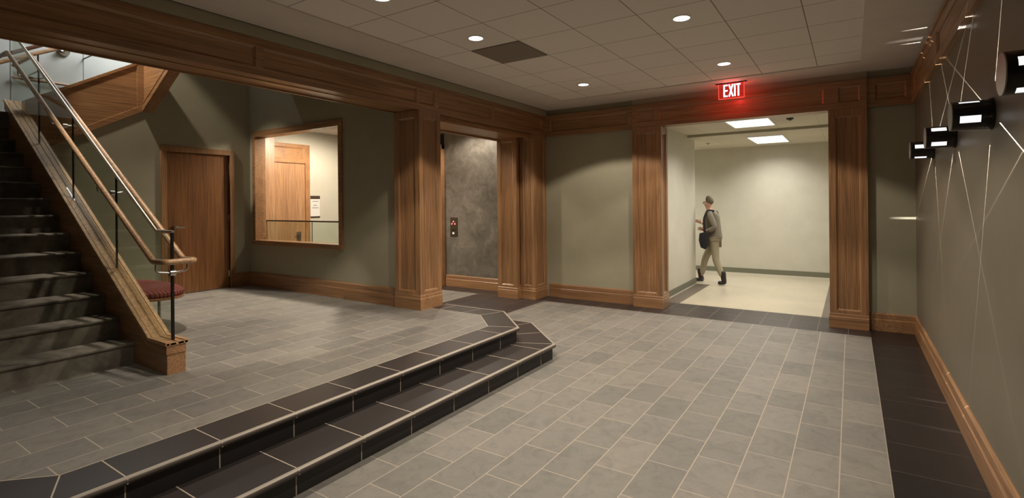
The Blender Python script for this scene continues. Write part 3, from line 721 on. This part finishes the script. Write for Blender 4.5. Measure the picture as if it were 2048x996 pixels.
# ---------------------------------------------------------------- wall sconces
SX, SZ = 0.555, 2.115
def fan_lamp(loc, ang, parent):
    """bare lamp behind slots: light leaves in two crossed thin planes that both hold the cylinder's axis"""
    d = bpy.data.lights.new('lamp', 'POINT'); d.energy = P_SCONCE; d.color = (1, 0.93, 0.86); d.shadow_soft_size = 0.0
    d.use_nodes = True; nt = d.node_tree; em = nt.nodes['Emission']
    tc = nd(nt, 'ShaderNodeTexCoord'); acc = None
    for a in (ang, ang + PI / 2):
        dt = nd(nt, 'ShaderNodeVectorMath', operation='DOT_PRODUCT'); nt.links.new(tc.outputs['Normal'], dt.inputs[0])
        dt.inputs[1].default_value = (0, math.cos(a), math.sin(a))     # plane normal in the wall's plane
        ab = nd(nt, 'ShaderNodeMath', operation='ABSOLUTE'); nt.links.new(dt.outputs['Value'], ab.inputs[0])
        mr = nd(nt, 'ShaderNodeMapRange'); nt.links.new(ab.outputs[0], mr.inputs[0])
        mr.inputs[1].default_value = 0.003; mr.inputs[2].default_value = 0.009; mr.inputs[3].default_value = 1; mr.inputs[4].default_value = 0; mr.clamp = True
        if acc is None: acc = mr.outputs[0]
        else:
            ad = nd(nt, 'ShaderNodeMath', operation='ADD'); nt.links.new(acc, ad.inputs[0]); nt.links.new(mr.outputs[0], ad.inputs[1]); acc = ad.outputs[0]
    sx_ = nd(nt, 'ShaderNodeSeparateXYZ'); nt.links.new(tc.outputs['Normal'], sx_.inputs[0])
    ax = nd(nt, 'ShaderNodeMapRange'); nt.links.new(sx_.outputs[0], ax.inputs[0])
    ax.inputs[1].default_value = -0.09; ax.inputs[2].default_value = 0.0; ax.inputs[3].default_value = 0; ax.inputs[4].default_value = 1; ax.clamp = True
    k = nd(nt, 'ShaderNodeMath', operation='MULTIPLY'); nt.links.new(acc, k.inputs[0]); nt.links.new(ax.outputs[0], k.inputs[1])
    k2 = nd(nt, 'ShaderNodeMath', operation='MULTIPLY'); nt.links.new(k.outputs[0], k2.inputs[0]); k2.inputs[1].default_value = 6.5; k = k2
    nt.links.new(k.outputs[0], em.inputs['Strength'])
    o = bpy.data.objects.new('lamp', d); COL.objects.link(o); o.parent = parent; o.location = Vector(loc) - ORG[parent.name]
    return o
def sconce(y, ang, label):
    t = thing('wall_sconce', label, 'wall light', (XR, y, SZ))
    R = 0.082; xa, xb = 0.482, XR - 0.006; sx0, sx1 = 0.512, 0.602
    bm = N(); n = 96; half = math.radians(13.5)
    dirs = [ang + k * PI / 2 for k in range(4)]
    def open_(a):
        for d_ in dirs:
            dd_ = (a - d_ + PI) % (2 * PI) - PI
            if abs(dd_) < half: return True
        return False
    xs = [xa, sx0, sx1, xb]
    for rr in (R, R - 0.006):
        rings = [[bm.verts.new((x, y - rr * math.sin(2 * PI * i / n), SZ + rr * math.cos(2 * PI * i / n))) for i in range(n)] for x in xs]
        for j in range(3):
            for i in range(n):
                if j == 1 and open_(2 * PI * (i + 0.5) / n): continue
                bm.faces.new((rings[j][i], rings[j][(i + 1) % n], rings[j + 1][(i + 1) % n], rings[j + 1][i]))
    obj('housing', bm, BLACK, t, smooth=True)
    rr = R - 0.004
    for d_ in dirs:
        bm = N()
        for i in range(n):
            q_ = (2 * PI * (i + 0.5) / n - d_ + PI) % (2 * PI) - PI
            if abs(q_) < half:
                a, b = 2 * PI * i / n, 2 * PI * (i + 1) / n
                quad(bm, [(sx0, y - rr * math.sin(a), SZ + rr * math.cos(a)), (sx0, y - rr * math.sin(b), SZ + rr * math.cos(b)), (sx1, y - rr * math.sin(b), SZ + rr * math.cos(b)), (sx1, y - rr * math.sin(a), SZ + rr * math.cos(a))])
        bmesh.ops.remove_doubles(bm, verts=bm.verts, dist=1e-5)
        obj('slot_glass', bm, SLOT, t)
    bm = N(); cyl(bm, (xa - 0.004, y, SZ), (xa + 0.004, y, SZ), R * 0.98, R, n=48); obj('end_cap', bm, simple('sconce_cap', (0.30, 0.28, 0.25), 0.35), t)
    bm = N(); cyl(bm, (XR - 0.014, y, SZ), (XR, y, SZ), R + 0.006, n=48); obj('wall_plate', bm, BLACK, t, smooth=True)
    fan_lamp((SX, y, SZ), ang, t)
    return t
# ang = direction of one slot, turned from straight up towards -Y
TH = math.radians(22.8)
sconce(3.853, TH, 'black cylinder wall sconce with one bright slot, second nearest on the right wall')
sconce(5.058, PI / 4, 'black cylinder wall sconce with two equal bright slots, third along the right wall')
sconce(6.263, -TH, 'farthest black cylinder wall sconce on the right wall')
sconce(2.650, -TH, 'nearest black cylinder wall sconce, cut by the right edge of the picture')
# ---------------------------------------------------------------- staircase
ys0, ys1 = -2.2, 1.878
st = thing('staircase', 'grey slate staircase rising to the left with a wooden side string and low newel', 'staircase', (-5.1, 1.0, FLOOR_UP))
RISE, RUN = 0.179, 0.2952
for k in range(14):
    bm = N(); x0 = -5.115 - RUN * k; zt = FLOOR_UP + RISE * (k + 1)
    box(bm, x0 - RUN - 0.04, x0, ys0, ys1, zt - RISE - (0.15 if k else 0.0), zt - 0.03)
    prism(bm, [(x0 - RUN - 0.02, zt - 0.03), (x0 + 0.010, zt - 0.03), (x0 + 0.016, zt - 0.022), (x0 + 0.016, zt - 0.010), (x0 + 0.008, zt - 0.001), (x0 - RUN - 0.02, zt)], 'Y', ys0, ys1)
    obj('step', bm, STEP, st)
cap = lambda x: 0.575 + 0.6095 * (-4.80 - x)
Y0, Y1 = 1.879, 2.013
bm = N()
prism(bm, [(-4.5, FLOOR_UP), (-4.5, 0.55), (-4.80, 0.55), (-8.78, cap(-8.78) - 0.025), (-8.78, 2.35), (-5.45, FLOOR_UP)], 'Y', Y0, Y1)
obj('string', bm, WX, st)
bm = N()
mz = lambda x: 0.475 + 0.6055 * (-4.815 - x)
prism(bm, [(-4.498, 0.478), (-4.498, 0.55), (-4.80, 0.55), (-8.78, cap(-8.78) - 0.025), (-8.78, mz(-8.78)), (-4.815, 0.478)], 'Y', Y0 - 0.008, Y0)
box(bm, -4.5, -4.492, Y0 - 0.008, Y1, 0.478, 0.55)
obj('string_moulding', bm, WX, st)
bm = N()
for a, b in ((Y0 - 0.016, Y0 + 0.012), (Y0 + 0.017, 1.938), (1.954, Y1 - 0.017), (Y1 - 0.012, Y1 + 0.016)):
    h = 0.025 if a < Y0 or b > Y1 else 0.021
    prism(bm, [(-4.484, 0.548), (-4.484, 0.55 + h), (-4.80, 0.55 + h), (-8.78, cap(-8.78) - 0.025 + h), (-8.78, cap(-8.78) - 0.027), (-4.80, 0.548)], 'Y', a, b, 0.0015)
prism(bm, [(-4.484, 0.546), (-4.484, 0.565), (-4.80, 0.565), (-8.78, cap(-8.78) - 0.012), (-8.78, cap(-8.78) - 0.03), (-4.80, 0.546)], 'Y', Y0 - 0.01, Y1 + 0.01)
obj('cap_rail', bm, wood('cap_wood', 'X', (0.52, 0.31, 0.155), 0.6), st)
bm = N(); prism(bm, [(-5.5, FLOOR_UP), (-5.42, FLOOR_UP), (-8.78, 2.38), (-10.2, 2.5), (-10.2, 2.62), (-8.78, 2.5)], 'Y', ys0, ys1); obj('soffit', bm, SAGE, st)
# glass guard of the stair
gg = thing('glass_guard', 'sloping clear glass stair guard with a slim steel top rail and a dark end post', 'railing', (-4.56, 1.946, 0.57))
tr = lambda x: 1.442 + 0.614 * (-4.831 - x)
yc = 1.946
js = [-4.56, -5.637, -6.713, -7.768, -8.75]
for a, b in zip(js, js[1:]):
    bm = N(); a2, b2 = a - 0.004, b + 0.004
    def top(x): return (tr(x) if x < -4.831 else 1.438) - 0.01
    def bot(x): return (cap(x) if x < -4.80 else 0.575)
    if a > -4.8: pts = [(a2, bot(a2)), (a2, top(a2)), (-4.831, top(-4.831)), (b2, top(b2)), (b2, bot(b2)), (-4.80, 0.575)]
    else: pts = [(a2, bot(a2)), (a2, top(a2)), (b2, top(b2)), (b2, bot(b2))]
    prism(bm, pts, 'Y', yc - 0.006, yc + 0.006); obj('glass_panel', bm, GLASS, gg)
for x in js[1:4]:
    bm = N(); box(bm, x - 0.006, x + 0.006, yc - 0.007, yc + 0.007, cap(x), tr(x) - 0.01); obj('panel_joint', bm, DARKMET, gg)
bm = N(); p = [(-4.555, yc, 1.438), (-4.831, yc, 1.442), (-8.75, yc, tr(-8.75))]
tube(bm, smooth_path(p, 0.02, 3), 0.015, 12); obj('top_rail', bm, simple('satin_rail', (0.62, 0.57, 0.48), 0.35, 1.0), gg, smooth=True)
bm = N(); box(bm, -4.568, -4.548, yc - 0.010, yc + 0.010, 0.574, 1.435, 0.002); obj('post', bm, DARKMET, gg)
bm = N(); box(bm, -4.572, -4.544, yc - 0.014, yc + 0.014, 1.435, 1.45, 0.003); obj('post_cap', bm, CHROME, gg)
# handrail both sides of the glass
hr = thing('handrail', 'round pale wood handrail looping round both sides of the glass stair guard', 'handrail', (-4.43, 1.92, 1.21))
hz = lambda x: 1.205 + 0.600 * (-4.611 - x)
ya, yb_ = 1.838, 2.056
bm = N()
path = [(-9.2, ya, hz(-8.477)), (-8.477, ya, hz(-8.477)), (-4.62, ya, 1.208), (-4.425, ya, 1.212), (-4.425, yb_, 1.212), (-4.62, yb_, 1.208), (-8.477, yb_, hz(-8.477)), (-9.2, yb_, hz(-8.477))]
tube(bm, smooth_path(path, 0.028, 4), 0.0235, 16)
obj('rail', bm, wood('handrail_wood', 'X', (0.62, 0.39, 0.22), 0.35), hr, smooth=True)
for x in (-4.56, -5.72, -6.95, -8.05):
    bm = N(); zz = hz(x) if x < -4.62 else 1.21
    tube(bm, smooth_path([(x - 0.02, ya, zz - 0.02), (x - 0.02, ya, zz - 0.085), (x, yc, zz - 0.10), (x + 0.01, yb_, zz - 0.085), (x + 0.01, yb_, zz - 0.02)], 0.025, 4), 0.008, 10)
    cyl(bm, (x, yc - 0.02, zz - 0.10), (x, yc + 0.02, zz - 0.10), 0.026, n=18)
    obj('bracket', bm, CHROME, hr, smooth=True)
# upper flights: one up along the door wall, then one turning toward the lobby
uf = thing('upper_staircase', 'panelled wooden string of the upper stair flights turning above the door', 'staircase', (-8.43, 2.0, 2.8))
s2b = lambda y: 3.014 + 0.575 * (y - 3.252)
s2t = lambda y: 3.663 + 0.614 * (y - 3.117)
XF = -8.43
bm = N(); ya0, ya1 = 1.98, 3.25
prism(bm, [(ya0, s2b(ya0)), (ya1, s2b(ya1)), (ya1, s2t(ya1)), (ya0, s2t(ya0))], 'X', XF - 0.12, XF + 0.004)
obj('first_string', bm, WY, uf)
bm = N()
prism(bm, [(ya0, s2b(ya0)), (ya1, s2b(ya1)), (ya1, s2b(ya1) + 0.09), (ya0, s2b(ya0) + 0.09)], 'X', XF, XF + 0.016, 0.003)
prism(bm, [(ya0, s2t(ya0) - 0.045), (ya1, s2t(ya1) - 0.045), (ya1, s2t(ya1)), (ya0, s2t(ya0))], 'X', XF, XF + 0.016, 0.003)
prism(bm, [(ya1 - 0.085, s2b(ya1) + 0.04), (ya1 + 0.02, s2b(ya1) + 0.09), (ya1 + 0.02, s2t(ya1) - 0.04), (ya1 - 0.085, s2t(ya1) - 0.09)], 'X', XF, XF + 0.014, 0.003)
obj('first_moulding', bm, WY, uf)
bm = N(); s3b = lambda x: 2.995 + 0.575 * (x - XF); s3t = lambda x: s3b(x) + 0.68
x1_ = -4.95
prism(bm, [(XF + 0.001, s3b(XF)), (x1_, s3b(x1_)), (x1_, s3t(x1_)), (XF + 0.001, s3t(XF))], 'Y', 3.25, 3.37)
obj('second_string', bm, WX, uf)
bm = N()
prism(bm, [(XF, s3b(XF)), (x1_, s3b(x1_)), (x1_, s3b(x1_) + 0.075), (XF, s3b(XF) + 0.075)], 'Y', 3.225, 3.25, 0.003)
prism(bm, [(XF, s3b(XF) + 0.12), (x1_, s3b(x1_) + 0.12), (x1_, s3b(x1_) + 0.14), (XF, s3b(XF) + 0.14)], 'Y', 3.238, 3.25, 0.002)
obj('second_moulding', bm, WX, uf)
# wall handrails and wall light on the landing
wr = thing('wall_handrail', 'pair of wooden handrails rising along the pale landing wall', 'handrail', (-10.15, 2.6, 3.8))
bm = N(); tube(bm, [(-9.8, 0.6, 3.43), (-9.8, 1.6, 3.48), (-9.8, 2.30, 3.895), (-9.8, 3.2, 4.43)], 0.028, 12); obj('rail', bm, wood('dark_rail_wood', 'Y', (0.16, 0.07, 0.04)), wr, smooth=True)
bm = N(); tube(bm, [(-9.8, 0.9, 3.02), (-9.8, 2.41, 3.86), (-9.8, 3.4, 4.39)], 0.028, 12); obj('rail', bm, WLY, wr, smooth=True)
bm = N(); tube(bm, [(-10.15, 2.25, 3.546), (-10.15, 2.9, 3.546)], 0.02, 12); obj('rail', bm, WLY, wr, smooth=True)
for y in (1.9, 2.45, 3.1):
    bm = N(); tube(bm, smooth_path([(-10.2, y, 3.50 + (y - 2.25) * 0.6), (-9.8, y, 3.50 + (y - 2.25) * 0.6), (-9.8, y, 3.86 + (y - 2.41) * 0.56)], 0.03, 3), 0.010, 8); obj('bracket', bm, DARKMET, wr, smooth=True)
wl = thing('wall_spotlight', 'small round chrome wall light high on the pale landing wall', 'wall light', (-10.2, 2.85, 4.07))
bm = N(); cyl(bm, (-10.2, 2.852, 4.07), (-10.17, 2.852, 4.07), 0.075, n=28); obj('rose', bm, CHROME, wl, smooth=True)
bm = N(); cyl(bm, (-10.17, 2.84, 4.08), (-10.10, 2.82, 4.09), 0.035, 0.042, n=20); obj('head', bm, STEEL, wl, smooth=True)
bm = N(); cyl(bm, (-10.099, 2.82, 4.09), (-10.095, 2.82, 4.09), 0.041, n=20); obj('bulb', bm, glow('wl', (0.85, 0.9, 1), 6), wl)
# ---------------------------------------------------------------- bench
bn = thing('bench', 'curved bench with a dark red striped cushion behind the stair newel', 'bench', (-6.5, 2.65, FLOOR_UP))
def outline(z, k=1.0, n=40):
    cx, cy, a, b = -6.6, 2.48, 0.70, 0.30
    out = []
    for i in range(n):
        t = 2 * PI * i / n; c, s = math.cos(t), math.sin(t)
        e = 0.72
        out.append((cx + a * k * math.copysign(abs(c) ** e, c), cy + b * k * math.copysign(abs(s) ** (e + 0.15), s), z))
    return out
def loft(bm, rings):
    R_ = [[bm.verts.new(p) for p in r] for r in rings]; n = len(R_[0])
    for a, b in zip(R_, R_[1:]):
        for i in range(n): bm.faces.new((a[i], a[(i + 1) % n], b[(i + 1) % n], b[i]))
    bm.faces.new(list(reversed(R_[0]))); bm.faces.new(R_[-1])
zs = 0.69
m_, nt, b_n = newmat('red_striped_fabric')
wv = nd(nt, 'ShaderNodeTexWave', wave_type='BANDS', bands_direction='Y'); wv.inputs['Scale'].default_value = 9; wv.inputs['Distortion'].default_value = 0.4
nt.links.new(coords(nt, (1, 1, 1.6)), wv.inputs['Vector'])
nt.links.new(ramp(nt, wv.outputs[1], [(0.35, (0.06, 0.014, 0.011)), (0.6, (0.22, 0.032, 0.022))]), b_n.inputs['Base Color']); b_n.inputs['Roughness'].default_value = 0.85
bump(nt, wv.outputs[1], b_n, 0.3, 0.004)
bm = N(); loft(bm, [outline(zs + 0.012, 0.985), outline(zs + 0.035, 1.0), outline(zs + 0.06, 0.985), outline(zs + 0.085, 0.90), outline(zs + 0.10, 0.70), outline(zs + 0.105, 0.4)]); obj('cushion', bm, m_, bn, smooth=True)
bm = N(); loft(bm, [outline(zs - 0.016, 0.95), outline(zs - 0.012, 1.0), outline(zs + 0.008, 1.01), outline(zs + 0.013, 0.98)]); obj('seat_rim', bm, WL, bn, smooth=True)
for x, y in ((-6.36, 2.58), (-6.95, 2.58), (-6.36, 2.34), (-6.95, 2.34)):
    bm = N(); cyl(bm, (x, y, FLOOR_UP + 0.02), (x, y, zs - 0.01), 0.014, n=14); cyl(bm, (x, y, FLOOR_UP), (x, y, FLOOR_UP + 0.02), 0.022, n=14)
    cyl(bm, (x + 0.03, y, FLOOR_UP + 0.05), (x + 0.03, y, zs - 0.01), 0.006, n=10)
    obj('leg', bm, CHROME, bn, smooth=True)
bm = N(); tube(bm, [(-6.36, 2.58, 0.62), (-6.36, 2.34, 0.62)], 0.007, 8); tube(bm, [(-7.0, 2.58, 0.62), (-7.0, 2.34, 0.62)], 0.007, 8); tube(bm, [(-7.0, 2.58, 0.64), (-6.36, 2.58, 0.64)], 0.007, 8); obj('stretcher', bm, CHROME, bn, smooth=True)
# ---------------------------------------------------------------- walking person
def skin_obj(name, verts, edges, radii, mat, parent, sub=2, root=0, label=None):
    me = bpy.data.meshes.new(name); org = ORG[parent.name]
    me.from_pydata([tuple(Vector(v) - org) for v in verts], edges, [])
    me.materials.append(mat)
    o = bpy.data.objects.new(name, me); COL.objects.link(o); o.parent = parent
    a = o.modifiers.new('skin', 'SKIN'); a.use_smooth_shade = True
    for i, r in enumerate(radii):
        rr = r if isinstance(r, tuple) else (r, r)
        me.skin_vertices[0].data[i].radius = rr
    me.skin_vertices[0].data[root].use_root = True
    if sub: s = o.modifiers.new('sub', 'SUBSURF'); s.levels = sub; s.render_levels = sub
    if label: o['label'] = label
    return o
PX, PY = -2.27, 10.74
pr = thing('person', 'person in a grey brown jacket and khaki trousers walking left through the bright hall', 'person', (PX, PY, 0))
SKN = simple('skin', (0.50, 0.26, 0.18), 0.5); JKT = simple('jacket_grey_brown', (0.20, 0.175, 0.13), 0.85); KHK = simple('khaki_cloth', (0.33, 0.29, 0.20), 0.85)
BOOT = simple('boot_black', (0.018, 0.013, 0.016), 0.5); HAIR = simple('hair_grey_brown', (0.12, 0.095, 0.06), 0.8); BAGM = simple('bag_black', (0.010, 0.009, 0.012), 0.7)
def V(x, y, z): return (PX + x, PY + y, z)
# body: pelvis root, spine, head, two arms, two legs
bv = [V(0, 0, .92), V(-.02, 0, 1.12), V(-.05, 0, 1.34), V(-.08, 0, 1.44), V(-.095, 0, 1.50), V(-.115, 0, 1.575), V(-.115, 0, 1.645),
      V(-.055, -.16, 1.39), V(.06, -.20, 1.14), V(-.14, -.17, 1.04),            # near arm bent forward
      V(-.055, .16, 1.39), V(-.13, .20, 1.14), V(-.27, .12, 1.20),
      V(.02, -.09, .86), V(.04, -.10, .48), V(.20, -.12, .10),                  # near leg trailing
      V(-.03, .09, .86), V(-.20, .10, .50), V(-.30, .14, .09)]
be = [(0, 1), (1, 2), (2, 3), (3, 4), (4, 5), (5, 6), (3, 7), (7, 8), (8, 9), (3, 10), (10, 11), (11, 12), (0, 13), (13, 14), (14, 15), (0, 16), (16, 17), (17, 18)]
br = [.07, .085, .10, .052, .050, .078, .088, .05, .042, .028, .05, .042, .028, .075, .055, .04, .075, .055, .04]
skin_obj('body', bv, be, br, SKN, pr)
skin_obj('jacket', [V(0.005, 0, .84), V(-.02, 0, 1.10), V(-.05, 0, 1.32), V(-.085, 0, 1.46), V(-.055, -.17, 1.385), V(.065, -.21, 1.13), V(-.10, -.175, 1.055), V(-.055, .17, 1.385), V(-.13, .21, 1.13), V(-.24, .13, 1.19)],
         [(0, 1), (1, 2), (2, 3), (3, 4), (4, 5), (5, 6), (3, 7), (7, 8), (8, 9)], [(.15, .18), (.135, .165), (.145, .175), .075, .068, .056, .042, .068, .056, .042], JKT, pr, root=1)
skin_obj('trousers', [V(0, 0, .93), V(.02, -.09, .84), V(.045, -.10, .48), V(.175, -.12, .16), V(-.03, .09, .84), V(-.20, .10, .50), V(-.285, .135, .15)],
         [(0, 1), (1, 2), (2, 3), (0, 4), (4, 5), (5, 6)], [(.13, .145), .092, .072, .056, .092, .072, .056], KHK, pr)
for (ax, ay, az, tx, tz) in ((.19, -.12, .11, .075, .045), (-.30, .14, .10, -.43, .045)):
    skin_obj('boot', [V(ax, ay, .36) if False else V(ax - .02, ay, .30), V(ax, ay, az), V(ax + .01, ay, .05), V(tx, ay, tz)], [(0, 1), (1, 2), (2, 3)], [.062, .052, .045, .040], BOOT, pr, root=1)
skin_obj('hair', [V(-.06, 0, 1.57), V(-.085, 0, 1.65), V(-.115, 0, 1.70), V(-.16, 0, 1.70)], [(0, 1), (1, 2), (2, 3)], [.07, .092, .085, .055], HAIR, pr, sub=2)
bm = N(); cyl(bm, V(-.218, 0, 1.595), V(-.188, 0, 1.625), 0.009, 0.013, n=8); obj('nose', bm, SKN, pr, smooth=True)
for sy in (-1, 1):
    bm = N(); bmesh.ops.create_uvsphere(bm, u_segments=10, v_segments=8, radius=0.009, matrix=Matrix.Translation(V(-.190, sy * .028, 1.632))); obj('eye', bm, BLACK, pr, smooth=True)
bm = N(); cyl(bm, V(-.186, -.02, 1.567), V(-.186, .02, 1.567), 0.005, n=8); obj('mouth', bm, simple('lip', (0.35, 0.12, 0.10), 0.5), pr)
def hand(wx, wy, wz, dx, dy, dz):
    w_ = Vector(V(wx, wy, wz)); d = Vector((dx, dy, dz)).normalized(); s = d.cross(Vector((0, 0, 1))).normalized(); u = s.cross(d)
    vs = [w_, w_ + d * .05]; es = [(0, 1)]; rs = [.022, (.030, .018)]
    for i, (off, ln) in enumerate(((-.026, .062), (-.009, .072), (.009, .068), (.026, .052))):
        b0 = len(vs); vs += [w_ + d * .085 + u * off, w_ + d * (.085 + ln * .5) + u * off - s * .012, w_ + d * (.085 + ln * .8) + u * off - s * .035]
        es += [(1, b0), (b0, b0 + 1), (b0 + 1, b0 + 2)]; rs += [.0095, .0085, .0075]
    b0 = len(vs); vs += [w_ + d * .045 + u * .04, w_ + d * .075 + u * .055 - s * .02]; es += [(1, b0), (b0, b0 + 1)]; rs += [.011, .009]
    skin_obj('hand', vs, es, rs, SKN, pr, sub=1, root=1)
hand(-.14, -.17, 1.06, -1, 0.1, .45); hand(-.27, .12, 1.20, -1, -.3, .5)
bg = thing('shoulder_bag', 'black shoulder bag hanging in front of the walking person', 'bag', V(-.16, -.2, .85))
bm = N(); prism(bm, [(PX - .22, 1.02), (PX - .06, 1.05), (PX - .045, .80), (PX - .11, .70), (PX - .20, .74), (PX - .235, .88)], 'Y', PY - .30, PY - .20, 0.02); obj('pouch', bm, BAGM, bg, smooth=True)
bm = N(); tube(bm, smooth_path([V(-.13, -.24, 1.02), V(-.145, -.235, 1.30), V(-.09, -.16, 1.475), V(0.02, -.1, 1.45)], 0.06, 4), 0.022, 10); obj('strap', bm, BAGM, bg, smooth=True)
